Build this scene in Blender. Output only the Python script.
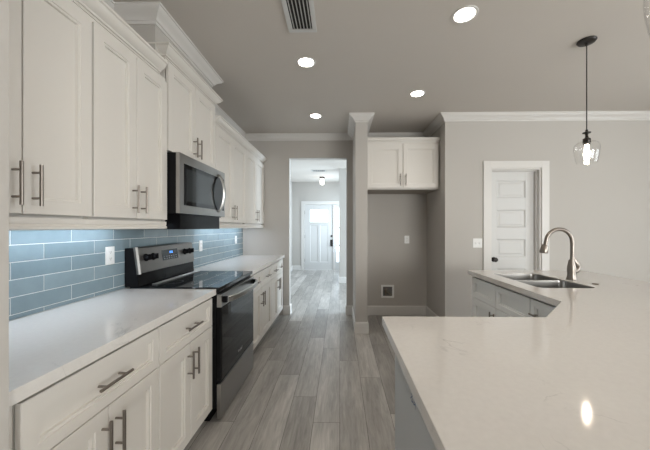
import bpy, math, random
from mathutils import Vector
from mathutils.geometry import tessellate_polygon
R = math.radians
PI = math.pi
sc = bpy.context.scene
COL = sc.collection
for o in list(bpy.data.objects):
    bpy.data.objects.remove(o)

# ------------------------------------------------------------------ camera
CAMZ = 1.334
FPX = 290.0
YAW = 1.0
cd = bpy.data.cameras.new('camera')
cam = bpy.data.objects.new('camera', cd)
COL.objects.link(cam)
cam.location = (0, 0, CAMZ)
cam.rotation_euler = (R(90), 0, R(YAW))
cd.sensor_width = 36
cd.lens = FPX / 650 * 36
cd.shift_x = -(340 - FPX * math.tan(R(YAW)) - 325) / 650
cd.shift_y = (227.3 - 225) / 650
cd.clip_start = 0.02
sc.camera = cam

# ------------------------------------------------------------------ world, exposure
w = bpy.data.worlds.new('world')
sc.world = w
w.use_nodes = True
bg = w.node_tree.nodes['Background']
bg.inputs[0].default_value = (0.80, 0.90, 1.0, 1)
bg.inputs[1].default_value = 3.5
sc.view_settings.view_transform = 'Standard'
sc.view_settings.look = 'None'
sc.view_settings.gamma = 1
sc.view_settings.use_curve_mapping = False
sc.view_settings.exposure = 0.11

def area(name, loc, rot, sx, sy, power, col):
    l = bpy.data.lights.new(name, 'AREA')
    l.shape = 'RECTANGLE'; l.size = sx; l.size_y = sy
    l.energy = power; l.color = col
    o = bpy.data.objects.new(name, l)
    COL.objects.link(o)
    o.location = loc; o.rotation_euler = rot
    return o
# area lamps just outside the panes; living and foyer windows added for their light
area('living_fill_light', (3.3, -3.72, 1.45), (R(90), 0, 0), 3.0, 1.7, 205, (1.0, 0.91, 0.80))  # lamp at an added, unseen window, placed to favour the right-hand wall
area('daylight_dining_window', (5.12, 0.6, 1.45), (R(90), 0, R(90)), 2.6, 1.7, 60, (1.0, 0.90, 0.79))
area('daylight_study_window', (3.32, 5.7, 1.45), (R(90), 0, R(90)), 1.9, 1.7, 280, (0.80, 0.91, 1.0))
area('foyer_fill_light', (0.59, 8.1, 1.45), (R(90), 0, R(90)), 1.3, 1.7, 80, (0.80, 0.91, 1.0))  # lamp at an added, unseen window, brightens the dim foyer
area('daylight_hall_glass', (-0.55, 9.22, 1.55), (R(90), 0, R(180)), 1.3, 0.9, 6, (0.82, 0.91, 1.0))

# ------------------------------------------------------------------ materials
def nm(name):
    m = bpy.data.materials.new(name); m.use_nodes = True
    nt = m.node_tree
    return m, nt, nt.nodes, nt.links, nt.nodes['Principled BSDF']
def pmat(name, col, rough=0.5, metal=0.0, bump=0.0, bscale=200, vary=0.0, vscale=3.0, coat=0.0, stretch=None, spec=0.5):
    m, nt, N, L, P = nm(name)
    P.inputs['Roughness'].default_value = rough
    P.inputs['Metallic'].default_value = metal
    P.inputs['Base Color'].default_value = (*col, 1)
    P.inputs['Coat Weight'].default_value = coat
    P.inputs['Specular IOR Level'].default_value = spec
    tc = N.new('ShaderNodeTexCoord')
    mp = N.new('ShaderNodeMapping')
    L.new(tc.outputs['Object'], mp.inputs[0])
    if stretch: mp.inputs['Scale'].default_value = stretch
    n1 = N.new('ShaderNodeTexNoise'); n1.inputs['Scale'].default_value = vscale; n1.inputs['Detail'].default_value = 4
    L.new(mp.outputs[0], n1.inputs[0])
    mx = N.new('ShaderNodeMix'); mx.data_type = 'RGBA'
    mx.inputs[6].default_value = (*[c * (1 - vary) for c in col], 1)
    mx.inputs[7].default_value = (*[min(1, c * (1 + vary)) for c in col], 1)
    L.new(n1.outputs[0], mx.inputs[0]); L.new(mx.outputs[2], P.inputs['Base Color'])
    if bump:
        n2 = N.new('ShaderNodeTexNoise'); n2.inputs['Scale'].default_value = bscale; n2.inputs['Detail'].default_value = 3
        L.new(mp.outputs[0], n2.inputs[0])
        b = N.new('ShaderNodeBump'); b.inputs['Strength'].default_value = bump; b.inputs['Distance'].default_value = 0.002
        L.new(n2.outputs[0], b.inputs['Height']); L.new(b.outputs[0], P.inputs['Normal'])
    return m
def emis(name, col, s):
    m, nt, N, L, P = nm(name)
    P.inputs['Base Color'].default_value = (*col, 1)
    P.inputs['Emission Color'].default_value = (*col, 1)
    P.inputs['Emission Strength'].default_value = s
    return m
def thin_glass(name, tint=(1, 1, 1), ior=1.5, rough=0.0):
    m, nt, N, L, P = nm(name)
    N.remove(P)
    out = N['Material Output']
    t = N.new('ShaderNodeBsdfTransparent'); t.inputs[0].default_value = (*tint, 1)
    g = N.new('ShaderNodeBsdfGlossy'); g.inputs['Roughness'].default_value = rough
    lw = N.new('ShaderNodeLayerWeight'); lw.inputs[0].default_value = 0.5
    pw = N.new('ShaderNodeMath'); pw.operation = 'POWER'; pw.inputs[1].default_value = 4.0; L.new(lw.outputs['Facing'], pw.inputs[0])
    ma = N.new('ShaderNodeMath'); ma.operation = 'MULTIPLY_ADD'; ma.inputs[1].default_value = 0.5; ma.inputs[2].default_value = 0.035; L.new(pw.outputs[0], ma.inputs[0])
    mx = N.new('ShaderNodeMixShader')
    L.new(ma.outputs[0], mx.inputs[0]); L.new(t.outputs[0], mx.inputs[1]); L.new(g.outputs[0], mx.inputs[2])
    L.new(mx.outputs[0], out.inputs[0])
    return m
def quartz():
    m, nt, N, L, P = nm('quartz')
    tc = N.new('ShaderNodeTexCoord')
    n0 = N.new('ShaderNodeTexNoise'); n0.inputs['Scale'].default_value = 2.2; n0.inputs['Detail'].default_value = 8; n0.inputs['Distortion'].default_value = 1.2
    L.new(tc.outputs['Object'], n0.inputs[0])
    s = N.new('ShaderNodeMath'); s.operation = 'SUBTRACT'; s.inputs[1].default_value = 0.5; L.new(n0.outputs[0], s.inputs[0])
    a = N.new('ShaderNodeMath'); a.operation = 'ABSOLUTE'; L.new(s.outputs[0], a.inputs[0])
    vr = N.new('ShaderNodeMapRange'); vr.inputs[1].default_value = 0.0; vr.inputs[2].default_value = 0.008; vr.inputs[3].default_value = 1; vr.inputs[4].default_value = 0
    L.new(a.outputs[0], vr.inputs[0])
    n1 = N.new('ShaderNodeTexNoise'); n1.inputs['Scale'].default_value = 5; n1.inputs['Detail'].default_value = 3
    L.new(tc.outputs['Object'], n1.inputs[0])
    mr = N.new('ShaderNodeMapRange'); mr.inputs[1].default_value = 0.55; mr.inputs[2].default_value = 0.72; L.new(n1.outputs[0], mr.inputs[0])
    mu = N.new('ShaderNodeMath'); mu.operation = 'MULTIPLY'; L.new(vr.outputs[0], mu.inputs[0]); L.new(mr.outputs[0], mu.inputs[1])
    mu2 = N.new('ShaderNodeMath'); mu2.operation = 'MULTIPLY'; mu2.inputs[1].default_value = 0.55; L.new(mu.outputs[0], mu2.inputs[0])
    n2 = N.new('ShaderNodeTexNoise'); n2.inputs['Scale'].default_value = 60; n2.inputs['Detail'].default_value = 2
    L.new(tc.outputs['Object'], n2.inputs[0])
    mb = N.new('ShaderNodeMix'); mb.data_type = 'RGBA'
    mb.inputs[6].default_value = (0.63, 0.605, 0.58, 1); mb.inputs[7].default_value = (0.70, 0.675, 0.645, 1)
    L.new(n2.outputs[0], mb.inputs[0])
    mv = N.new('ShaderNodeMix'); mv.data_type = 'RGBA'; mv.inputs[7].default_value = (0.33, 0.32, 0.31, 1)
    L.new(mu2.outputs[0], mv.inputs[0]); L.new(mb.outputs[2], mv.inputs[6]); L.new(mv.outputs[2], P.inputs['Base Color'])
    P.inputs['Roughness'].default_value = 0.08
    return m
def attr_mat(name, c0, c1, rough, grain):
    """colour picked per tile or plank by the random value stored on its face"""
    m, nt, N, L, P = nm(name)
    at = N.new('ShaderNodeAttribute'); at.attribute_name = 'piece'
    tc = N.new('ShaderNodeTexCoord')
    sx = N.new('ShaderNodeSeparateColor'); L.new(at.outputs['Color'], sx.inputs[0])
    mb = N.new('ShaderNodeMix'); mb.data_type = 'RGBA'
    mb.inputs[6].default_value = (*c0, 1); mb.inputs[7].default_value = (*c1, 1)
    L.new(sx.outputs[0], mb.inputs[0])
    P.inputs['Roughness'].default_value = rough
    if grain:
        cb = N.new('ShaderNodeVectorMath'); cb.operation = 'MULTIPLY_ADD'
        L.new(at.outputs['Color'], cb.inputs[0]); cb.inputs[1].default_value = (7, 31, 13)
        L.new(tc.outputs['Object'], cb.inputs[2])
        mp = N.new('ShaderNodeMapping'); mp.inputs['Scale'].default_value = (1, 0.10, 1); L.new(cb.outputs[0], mp.inputs[0])
        n = N.new('ShaderNodeTexNoise'); n.inputs['Scale'].default_value = 45; n.inputs['Detail'].default_value = 6; n.inputs['Roughness'].default_value = 0.65; n.inputs['Distortion'].default_value = 0.6
        L.new(mp.outputs[0], n.inputs[0])
        mp2 = N.new('ShaderNodeMapping'); mp2.inputs['Scale'].default_value = (1, 0.18, 1); L.new(cb.outputs[0], mp2.inputs[0])
        n2 = N.new('ShaderNodeTexNoise'); n2.inputs['Scale'].default_value = 7; n2.inputs['Detail'].default_value = 3; n2.inputs['Distortion'].default_value = 0.5
        L.new(mp2.outputs[0], n2.inputs[0])
        r1 = N.new('ShaderNodeMapRange'); r1.inputs[1].default_value = 0.3; r1.inputs[2].default_value = 0.7; r1.inputs[3].default_value = 0.72; r1.inputs[4].default_value = 1.18; L.new(n.outputs[0], r1.inputs[0])
        r2 = N.new('ShaderNodeMapRange'); r2.inputs[1].default_value = 0.3; r2.inputs[2].default_value = 0.7; r2.inputs[3].default_value = 0.78; r2.inputs[4].default_value = 1.2; L.new(n2.outputs[0], r2.inputs[0])
        mm = N.new('ShaderNodeMath'); mm.operation = 'MULTIPLY'; L.new(r1.outputs[0], mm.inputs[0]); L.new(r2.outputs[0], mm.inputs[1])
        vm = N.new('ShaderNodeVectorMath'); vm.operation = 'SCALE'; L.new(mb.outputs[2], vm.inputs[0]); L.new(mm.outputs[0], vm.inputs['Scale'])
        L.new(vm.outputs[0], P.inputs['Base Color'])
        b = N.new('ShaderNodeBump'); b.inputs['Strength'].default_value = 0.15; b.inputs['Distance'].default_value = 0.002
        L.new(n.outputs[0], b.inputs['Height']); L.new(b.outputs[0], P.inputs['Normal'])
    else:
        n = N.new('ShaderNodeTexNoise'); n.inputs['Scale'].default_value = 14; n.inputs['Detail'].default_value = 3
        L.new(tc.outputs['Object'], n.inputs[0])
        r1 = N.new('ShaderNodeMapRange'); r1.inputs[3].default_value = 0.85; r1.inputs[4].default_value = 1.15; L.new(n.outputs[0], r1.inputs[0])
        vm = N.new('ShaderNodeVectorMath'); vm.operation = 'SCALE'; L.new(mb.outputs[2], vm.inputs[0]); L.new(r1.outputs[0], vm.inputs['Scale'])
        L.new(vm.outputs[0], P.inputs['Base Color'])
        b = N.new('ShaderNodeBump'); b.inputs['Strength'].default_value = 0.12; b.inputs['Distance'].default_value = 0.004
        L.new(n.outputs[0], b.inputs['Height']); L.new(b.outputs[0], P.inputs['Normal'])
    return m

M = {}
M['wall'] = pmat('wall_paint', (0.485, 0.46, 0.43), 0.75, bump=0.12, bscale=160, vary=0.015)
M['ceiling'] = pmat('ceiling_paint', (0.60, 0.56, 0.515), 0.85, bump=0.25, bscale=120, vary=0.015)
M['trim'] = pmat('trim_paint', (0.67, 0.65, 0.625), 0.4)
M['cab'] = pmat('cabinet_paint', (0.69, 0.658, 0.615), 0.38, vary=0.01)
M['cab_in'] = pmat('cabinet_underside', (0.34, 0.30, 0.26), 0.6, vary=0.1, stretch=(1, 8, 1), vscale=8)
M['island'] = pmat('island_paint', (0.80, 0.81, 0.80), 0.38)
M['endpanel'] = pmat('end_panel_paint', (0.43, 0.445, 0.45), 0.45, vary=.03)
M['toe'] = pmat('toe_kick', (0.30, 0.29, 0.28), 0.6)
M['nickel'] = pmat('brushed_nickel', (0.27, 0.24, 0.215), 0.33, 1.0, vary=0.05, vscale=60)
M['steel'] = pmat('stainless_steel', (0.38, 0.372, 0.362), 0.30, 1.0, vary=0.05, vscale=60, stretch=(1, 1, 20))
M['steel_dark'] = pmat('dark_stainless', (0.25, 0.24, 0.23), 0.36, 1.0, vary=0.05, vscale=60, stretch=(20, 1, 1))
M['sink'] = pmat('sink_steel', (0.33, 0.32, 0.31), 0.28, 1.0, vary=0.06, vscale=40)
M['black'] = pmat('black_enamel', (0.008, 0.008, 0.009), 0.15, spec=0.08)
M['blackglass'] = pmat('black_glass', (0.006, 0.007, 0.009), 0.03, spec=0.3)
M['mwglass'] = pmat('microwave_glass', (0.02, 0.025, 0.028), 0.08)
M['bronze'] = pmat('dark_bronze', (0.03, 0.026, 0.024), 0.4, 0.6)
M['plastic'] = pmat('white_plastic', (0.80, 0.80, 0.79), 0.35)
M['slot'] = pmat('slot_dark', (0.05, 0.05, 0.05), 0.6)
M['void'] = pmat('vent_dark', (0.02, 0.02, 0.02), 0.8)
M['ventwhite'] = pmat('vent_white', (0.62, 0.62, 0.61), 0.5)
M['quartz'] = quartz()
M['tile'] = attr_mat('blue_glass_tile', (0.195, 0.265, 0.30), (0.245, 0.32, 0.355), 0.16, False)
M['grout'] = pmat('grout', (0.74, 0.76, 0.77), 0.8)
M['plank'] = attr_mat('wood_plank', (0.285, 0.27, 0.252), (0.475, 0.455, 0.43), 0.36, True)
M['gap'] = pmat('plank_gap', (0.05, 0.045, 0.04), 0.8)
M['lens'] = emis('downlight_lens', (1.0, 0.93, 0.84), 14)
M['bulb'] = emis('bulb_glow', (1.0, 0.84, 0.66), 45)
M['hallbulb'] = emis('hall_bulb_glow', (1.0, 0.95, 0.88), 10)
M['led'] = emis('led_strip', (0.75, 0.86, 1.0), 8)
M['display'] = emis('range_display_digits', (0.10, 0.35, 1.0), 2.5)
M['glass'] = thin_glass('clear_glass')
M['pane'] = thin_glass('window_glass', (0.95, 0.98, 1.0))
M['door'] = pmat('door_paint', (0.61, 0.605, 0.595), 0.4)
M['ink'] = pmat('blue_pen', (0.13, 0.16, 0.27), 0.7)
M['valve'] = pmat('valve_metal', (0.25, 0.22, 0.18), 0.4, 0.8)
M['boxdark'] = pmat('box_inside', (0.16, 0.155, 0.15), 0.7)
M['logo'] = pmat('logo_silver', (0.6, 0.6, 0.6), 0.35, 0.6)
M['panel'] = pmat('white_panel', (0.8, 0.8, 0.8), 0.5)

# ------------------------------------------------------------------ mesh builder
class MB:
    def __init__(s): s.v = []; s.f = []; s.m = []; s.c = []
    def add(s, vs, fs, m=0, c=None):
        b = len(s.v); s.v += [tuple(v) for v in vs]
        for f in fs: s.f.append([b + i for i in f]); s.m.append(m); s.c.append(c)
        return s
    def box(s, x0, x1, y0, y1, z0, z1, m=0, c=None):
        if x0 > x1: x0, x1 = x1, x0
        if y0 > y1: y0, y1 = y1, y0
        if z0 > z1: z0, z1 = z1, z0
        vs = [(x0,y0,z0),(x1,y0,z0),(x1,y1,z0),(x0,y1,z0),(x0,y0,z1),(x1,y0,z1),(x1,y1,z1),(x0,y1,z1)]
        fs = [(0,3,2,1),(4,5,6,7),(0,1,5,4),(1,2,6,5),(2,3,7,6),(3,0,4,7)]
        return s.add(vs, fs, m, c)
    def tube(s, pts, r, n=12, cap=True, m=0):
        pts = [Vector(p) for p in pts]
        rs = r if isinstance(r, (list, tuple)) else [r] * len(pts)
        rings = []; ref = None
        for i, p in enumerate(pts):
            a = pts[max(0, i-1)]; b = pts[min(len(pts)-1, i+1)]
            t = (b - a).normalized()
            if ref is None:
                ref = Vector((1,0,0)) if abs(t.x) < 0.9 else Vector((0,1,0))
            u = (ref - t * ref.dot(t)).normalized(); ref = u
            v = t.cross(u)
            rings.append([p + (u*math.cos(2*PI*k/n) + v*math.sin(2*PI*k/n)) * rs[i] for k in range(n)])
        vs = [q for rg in rings for q in rg]; fs = []
        for i in range(len(rings)-1):
            for k in range(n):
                fs.append((i*n+k, i*n+(k+1)%n, (i+1)*n+(k+1)%n, (i+1)*n+k))
        if cap:
            fs.append(tuple(range(n))[::-1]); fs.append(tuple((len(rings)-1)*n+k for k in range(n)))
        return s.add(vs, fs, m)
    def lathe(s, prof, n=24, cx=0, cy=0, m=0, close=False):
        vs = []; fs = []
        for (r, z) in prof:
            for k in range(n):
                a = 2*PI*k/n; vs.append((cx + r*math.cos(a), cy + r*math.sin(a), z))
        L = len(prof)
        for i in range(L-1 + (1 if close else 0)):
            j = (i+1) % L
            for k in range(n):
                fs.append((i*n+k, i*n+(k+1)%n, j*n+(k+1)%n, j*n+k))
        return s.add(vs, fs, m)
    def sweep(s, path, prof, m=0):
        """prof: (outward offset to the right of travel, z) closed loop; mitred at corners"""
        P = [Vector(p) for p in path]; n = len(prof); rings = []
        for i, p in enumerate(P):
            d0 = (P[i]-P[i-1]).normalized() if i > 0 else None
            d1 = (P[i+1]-P[i]).normalized() if i < len(P)-1 else None
            if d0 is None: d0 = d1
            if d1 is None: d1 = d0
            n0 = Vector((d0.y, -d0.x)); n1 = Vector((d1.y, -d1.x))
            b = (n0 + n1).normalized(); k = 1 / max(0.2, b.dot(n0))
            rings.append([(p.x + b.x*k*o, p.y + b.y*k*o, z) for (o, z) in prof])
        vs = [q for rg in rings for q in rg]; fs = []
        for i in range(len(rings)-1):
            for k in range(n):
                fs.append((i*n+k, (i+1)*n+k, (i+1)*n+(k+1)%n, i*n+(k+1)%n))
        fs.append(tuple(range(n))); fs.append(tuple((len(rings)-1)*n+k for k in range(n))[::-1])
        return s.add(vs, fs, m)
    def rings(s, x0, x1, z0, z1, rr, cap=True, m=0):
        """nested rectangles in the XZ plane: rr = (inset, y)"""
        vs = []; fs = []
        for (i, y) in rr:
            vs += [(x0+i, y, z0+i), (x1-i, y, z0+i), (x1-i, y, z1-i), (x0+i, y, z1-i)]
        for a in range(len(rr)-1):
            for k in range(4):
                fs.append((a*4+k, a*4+(k+1)%4, a*4+4+(k+1)%4, a*4+4+k))
        fs.append((3,2,1,0))
        if cap: b = (len(rr)-1)*4; fs.append((b, b+1, b+2, b+3))
        return s.add(vs, fs, m)
    def build(s, name, mats, parent=None, smooth=False, bevel=0, seg=2, fix=True):
        me = bpy.data.meshes.new(name)
        me.from_pydata(s.v, [], s.f)
        if not isinstance(mats, (list, tuple)): mats = [mats]
        for mt in mats: me.materials.append(mt)
        for p, mi in zip(me.polygons, s.m): p.material_index = mi
        if any(c is not None for c in s.c):
            at = me.color_attributes.new('piece', 'FLOAT_COLOR', 'CORNER')
            for p, c in zip(me.polygons, s.c):
                cc = c or (0, 0, 0)
                for li in p.loop_indices: at.data[li].color = (*cc, 1)
        if fix:
            import bmesh
            bm = bmesh.new(); bm.from_mesh(me)
            bmesh.ops.recalc_face_normals(bm, faces=bm.faces); bm.to_mesh(me); bm.free()
        if smooth:
            me.shade_smooth(); me.set_sharp_from_angle(angle=R(35))
        o = bpy.data.objects.new(name, me); COL.objects.link(o)
        if parent: o.parent = parent
        if bevel:
            b = o.modifiers.new('bevel', 'BEVEL'); b.width = bevel; b.segments = seg; b.limit_method = 'ANGLE'
        return o
def tag(o, label, cat, group=None, kind=None):
    o['label'] = label; o['category'] = cat
    if group: o['group'] = group
    if kind: o['kind'] = kind
    return o
def struct(o): o['kind'] = 'structure'; return o
def empty(name, loc=(0,0,0), rz=0):
    o = bpy.data.objects.new(name, None); COL.objects.link(o)
    o.location = loc; o.rotation_euler = (0, 0, R(rz)); o.empty_display_size = 0.1
    return o
def copy_tree(o, parent=None):
    c = o.copy(); COL.objects.link(c)
    if parent: c.parent = parent
    for ch in list(o.children): copy_tree(ch, c)
    return c

# ------------------------------------------------------------------ key dimensions
XL = -1.491          # left wall face
H = 2.743            # ceiling
YB = 4.41            # wall with hall opening / nook back
YR = 3.65            # right-hand wall face, front of the stub wall
CT = 0.914           # counter top
NX0, NX1 = 0.345, 1.314   # fridge nook
OX0, OX1, OZ = -0.772, 0.099, 2.388   # hall opening
DX0, DX1, DZ = 1.872, 2.500, 2.071   # pantry door opening

# ------------------------------------------------------------------ shell
random.seed(4)
mb = MB()
mb.box(-1.8, 5.3, -3.8, 9.3, -0.05, -0.0015, 1, (0, 0, 0))
PW, PL = 0.1815, 1.22
offs = {0: 2.90, 1: 2.58, 2: 3.3, -1: 1.98, -2: 2.28, -3: 2.62, -4: 2.90, -5: 1.98}
for k in range(-9, 29):
    x0 = k * PW - 0.002
    y = offs.get(k, random.random() * PL) % PL - 4 * PL
    while y < 9.2:
        ya, yb = max(y, -3.7), min(y + PL, 9.2)
        if yb > ya:
            c = (random.random() ** 1.2, random.random(), random.random())
            mb.add([(x0+.0011, ya+.0011, 0), (x0+PW-.0011, ya+.0011, 0), (x0+PW-.0011, yb-.0011, 0), (x0+.0011, yb-.0011, 0)], [(0,1,2,3)], 0, c)
        y += PL
struct(mb.build('floor', [M['plank'], M['gap']], fix=False))
struct(MB().box(-1.8, 5.3, -3.8, 9.3, H, H+0.1).build('ceiling', M['ceiling']))

def wallbox(name, *a, mat='wall'):
    return struct(MB().box(*a).build(name, M[mat]))
wallbox('wall_left', XL-0.15, XL, -3.7, 9.2, 0, H)
wallbox('wall_left_near', XL, -0.8095, -0.55, 0.695, 0, H)
wallbox('wall_vent_chase', XL, -1.205, 1.87, 2.70, 2.47, H)
mb = MB(); mb.box(XL, OX0, YB, YB+.12, 0, H); mb.box(OX0, OX1, YB, YB+.12, OZ, H); mb.box(OX1, 5.1, YB, YB+.12, 0, H)
struct(mb.build('wall_back', M['wall']))
wallbox('wall_stub', 0.195, NX0, YR, YB, 0, H)
wallbox('wall_nook_right', NX1, NX1+.12, YR, YB, 0, H)
mb = MB(); mb.box(NX1+.12, DX0, YR, YR+.12, 0, H); mb.box(DX0, DX1, YR, YR+.12, DZ, H); mb.box(DX1, 5.1, YR, YR+.12, 0, H)
struct(mb.build('wall_right', M['wall']))
def wall_with_window(name, axis, c0, c1, a0, a1, w0, w1, z0, z1):
    mb = MB()
    for (p, q, za, zb) in ((a0, w0, 0, H), (w1, a1, 0, H), (w0, w1, 0, z0), (w0, w1, z1, H)):
        if axis == 'y': mb.box(p, q, c0, c1, za, zb)
        else: mb.box(c0, c1, p, q, za, zb)
    struct(mb.build(name, M['wall']))
wall_with_window('wall_behind', 'y', -3.65, -3.5, XL, 5.1, 1.8, 4.8, 0.6, 2.3)
wall_with_window('wall_dining', 'x', 5.0, 5.1, -3.5, YR, -0.7, 1.9, 0.6, 2.3)
wallbox('wall_foyer_stub', -0.02, 3.2, 6.95, 7.07, 0, H)
wall_with_window('wall_study', 'x', 3.2, 3.3, YB+.12, 6.95, 4.75, 6.65, 0.6, 2.3)
def window(name, axis, c, w0, w1, z0, z1):
    mb = MB(); g = MB(); n = 3
    def bx(b, a0, a1, h0, h1, t):
        if axis == 'y': b.box(a0, a1, c-t, c+t, h0, h1)
        else: b.box(c-t, c+t, a0, a1, h0, h1)
    for i in range(n+1):
        a = w0 + (w1-w0-.05)*i/n; bx(mb, a, a+.05, z0, z1, .03)
    bx(mb, w0+.05, w1-.05, z0, z0+.05, .03); bx(mb, w0+.05, w1-.05, z1-.05, z1, .03)
    o = struct(mb.build(name, M['trim']))
    bx(g, w0, w1, z0, z1, .003); g.build('window_pane', M['pane'], o)
wall_with_window('wall_foyer_right', 'x', 0.45, 0.57, 7.07, 9.0, 7.45, 8.75, 0.6, 2.3)  # window opening added to let light into the foyer
window('added_window_1', 'y', -3.58, 1.8, 4.8, 0.6, 2.3)  # unseen, added for light and shifted towards the right-hand wall
window('window_2', 'x', 5.05, -0.7, 1.9, 0.6, 2.3)
window('window_3', 'x', 3.25, 4.75, 6.65, 0.6, 2.3)

window('added_window_5', 'x', 0.51, 7.45, 8.75, 0.6, 2.3)  # unseen, added so the foyer gets more light

# crown mouldings round the ceiling
def crown_prof(p, h, top):
    pts = [(0, 0), (p, 0), (p, -.12*h), (p*.90, -.16*h), (p*.86, -.26*h), (p*.66, -.40*h), (p*.42, -.56*h), (p*.30, -.70*h), (p*.26, -.80*h), (p*.14, -.84*h), (p*.12, -h), (0, -h)]
    return [(a, top + z) for a, z in pts]
CP = crown_prof(0.082, 0.088, H - 0.0005)
struct(MB().sweep([(XL, .70), (XL, 1.87), (-1.205, 1.87), (-1.205, 2.70), (XL, 2.70), (XL, YB), (0.195, YB), (0.195, YR), (NX0, YR), (NX0, YB), (NX1, YB), (NX1, YR), (5.0, YR)], CP).build('trim_1', M['trim'], smooth=True))
BP = [(0, 0.001), (.014, 0.001), (.014, .128), (.010, .136), (.010, .142), (0, .145)]
def base(name, path): struct(MB().sweep(path, BP).build(name, M['trim']))
base('baseboard_left', [(-.865, YB), (OX0, YB), (OX0, YB+.12), (XL, YB+.12), (XL, 9.0), (-1.21, 9.0)])
base('baseboard_nook', [(OX1, YB+.12), (OX1, YB), (.195, YB), (.195, YR), (NX0, YR), (NX0, YB), (NX1, YB), (NX1, YR), (DX0-.085, YR)])
base('baseboard_right', [(DX1+.094, YR), (5.0, YR)])
base('baseboard_foyer', [(-.02, 7.07), (-.02, 6.95), (3.2, 6.95)][0:3])

# pantry door
cs = MB()
CW = 0.087
cs.box(DX0-CW, DX0, YR-.016, YR, 0, DZ+CW); cs.box(DX1, DX1+CW+.006, YR-.016, YR, 0, DZ+CW); cs.box(DX0, DX1, YR-.016, YR, DZ, DZ+CW)
struct(cs.build('trim_2', M['trim'], bevel=.002))
jb = MB()
jb.box(DX0, DX0+.018, YR, YR+.12, 0, DZ); jb.box(DX1-.018, DX1, YR, YR+.12, 0, DZ); jb.box(DX0+.018, DX1-.018, YR, YR+.12, DZ-.018, DZ)
jb.box(DX1-.030, DX1-.018, YR+.05, YR+.085, 0, DZ-.018); jb.box(DX0+.018, DX0+.03, YR+.05, YR+.085, 0, DZ-.018); jb.box(DX0+.03, DX1-.03, YR+.05, YR+.085, DZ-.03, DZ-.018)
struct(jb.build('trim_3', M['trim'], bevel=.0015))
def panel_door(mb, x0, x1, yf, z0, z1, panels, t=.035, st=.09):
    """slab with sunk panels: face towards -y at yf"""
    xs0, xs1 = x0+st, x1-st
    mb.box(x0, xs0, yf, yf+t, z0, z1); mb.box(xs1, x1, yf, yf+t, z0, z1)
    zz = z0
    for (a, b, pa, pb) in [(p[0], p[1], xs0 if len(p) < 3 else p[2], xs1 if len(p) < 3 else p[3]) for p in panels]:
        pass
    zs = sorted(set([z0] + [q for p in panels for q in (p[0], p[1])] + [z1]))
    rows = sorted(set((p[0], p[1]) for p in panels))
    prev = z0
    for (a, b) in rows:
        mb.box(xs0, xs1, yf, yf+t, prev, a)
        cols = sorted((p[2], p[3]) if len(p) > 2 else (xs0, xs1) for p in panels if (p[0], p[1]) == (a, b))
        px = xs0
        for (c, d) in cols:
            if c > px + 1e-4: mb.box(px, c, yf, yf+t, a, b)
            mb.rings(c, d, a, b, [(0, yf+t*.9), (0, yf), (.003, yf+.004), (.014, yf+.012), (.03, yf+.012), (.045, yf+.007)])
            px = d
        if xs1 > px + 1e-4: mb.box(px, xs1, yf, yf+t, a, b)
        prev = b
    mb.box(xs0, xs1, yf, yf+t, prev, z1)
dz0 = [1.93 - .373*i for i in range(5)]
pl = [(z - .225, z) for z in [1.93, 1.557, 1.184, .811, .438]]
mb = MB(); panel_door(mb, DX0+.021, DX1-.033, YR+.085, .008, DZ-.021, pl, st=.105)
d1 = struct(mb.build('door_1', M['door'], bevel=.001))
kb = MB(); kc = Vector((1.958, YR+.085, .925))
kb.tube([kc+Vector((0,0,0)), kc+Vector((0,-.008,0)), kc+Vector((0,-.010,0)), kc+Vector((0,-.028,0)), kc+Vector((0,-.036,0)), kc+Vector((0,-.05,0)), kc+Vector((0,-.062,0)), kc+Vector((0,-.067,0))],
        [.031, .031, .012, .012, .022, .030, .026, .012], 20)
kb.build('door_knob', M['bronze'], d1, smooth=True)

# front door wall with sidelight
FY = 9.0
FX0, FX1, SX1, FZ = -1.105, -.205, .12, 2.04
mb = MB()
mb.box(XL, FX0, FY, FY+.12, 0, H); mb.box(FX0, SX1, FY, FY+.12, FZ, H); mb.box(SX1, .6, FY, FY+.12, 0, H)
struct(mb.build('wall_front', M['wall']))
mb = MB()
mb.box(FX0-.1, FX0, FY-.02, FY, 0, FZ+.11); mb.box(SX1, SX1+.1, FY-.02, FY, 0, FZ+.11); mb.box(FX0, SX1, FY-.02, FY, FZ, FZ+.11)
mb.box(FX1, FX1+.045, FY-.012, FY+.12, 0, FZ)
struct(mb.build('trim_4', M['trim'], bevel=.002))
LX0, LX1, LZ0, LZ1 = -.93, -.375, 1.50, 1.885
mb = MB()
fx0, fx1 = FX0+.006, FX1-.004
mb.box(fx0, LX0, FY+.03, FY+.075, .01, FZ-.005); mb.box(LX1, fx1, FY+.03, FY+.075, .01, FZ-.005)
mb.box(LX0, LX1, FY+.03, FY+.075, LZ1, FZ-.005); mb.box(LX0, LX1, FY+.03, FY+.075, 1.40, LZ0)
mb.box(LX0, LX1, FY+.03, FY+.075, .01, .25); mb.box(-.69, -.615, FY+.03, FY+.075, .25, 1.40)
for a, b in ((LX0, -.69), (-.615, LX1)):
    mb.rings(a, b, .25, 1.40, [(0, FY+.07), (0, FY+.03), (.004, FY+.038), (.012, FY+.042)])
mb.box(LX0-.03, LX1+.03, FY+.012, FY+.03, LZ0-.045, LZ0-.02)
d2 = struct(mb.build('door_2', M['door'], bevel=.0015))
MB().box(LX0, LX1, FY+.05, FY+.056, LZ0, LZ1).build('door_lite', M['pane'], d2)
hb = MB(); hx = -.262
hb.box(hx-.035, hx+.035, FY+.012, FY+.03, .74, .95); hb.tube([(hx, FY+.02, .92), (hx, FY-.03, .92), (hx, FY-.035, .80), (hx, FY+.02, .77)], .011, 8)
hb.build('door_handle', M['bronze'], d2, bevel=.003)
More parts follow.
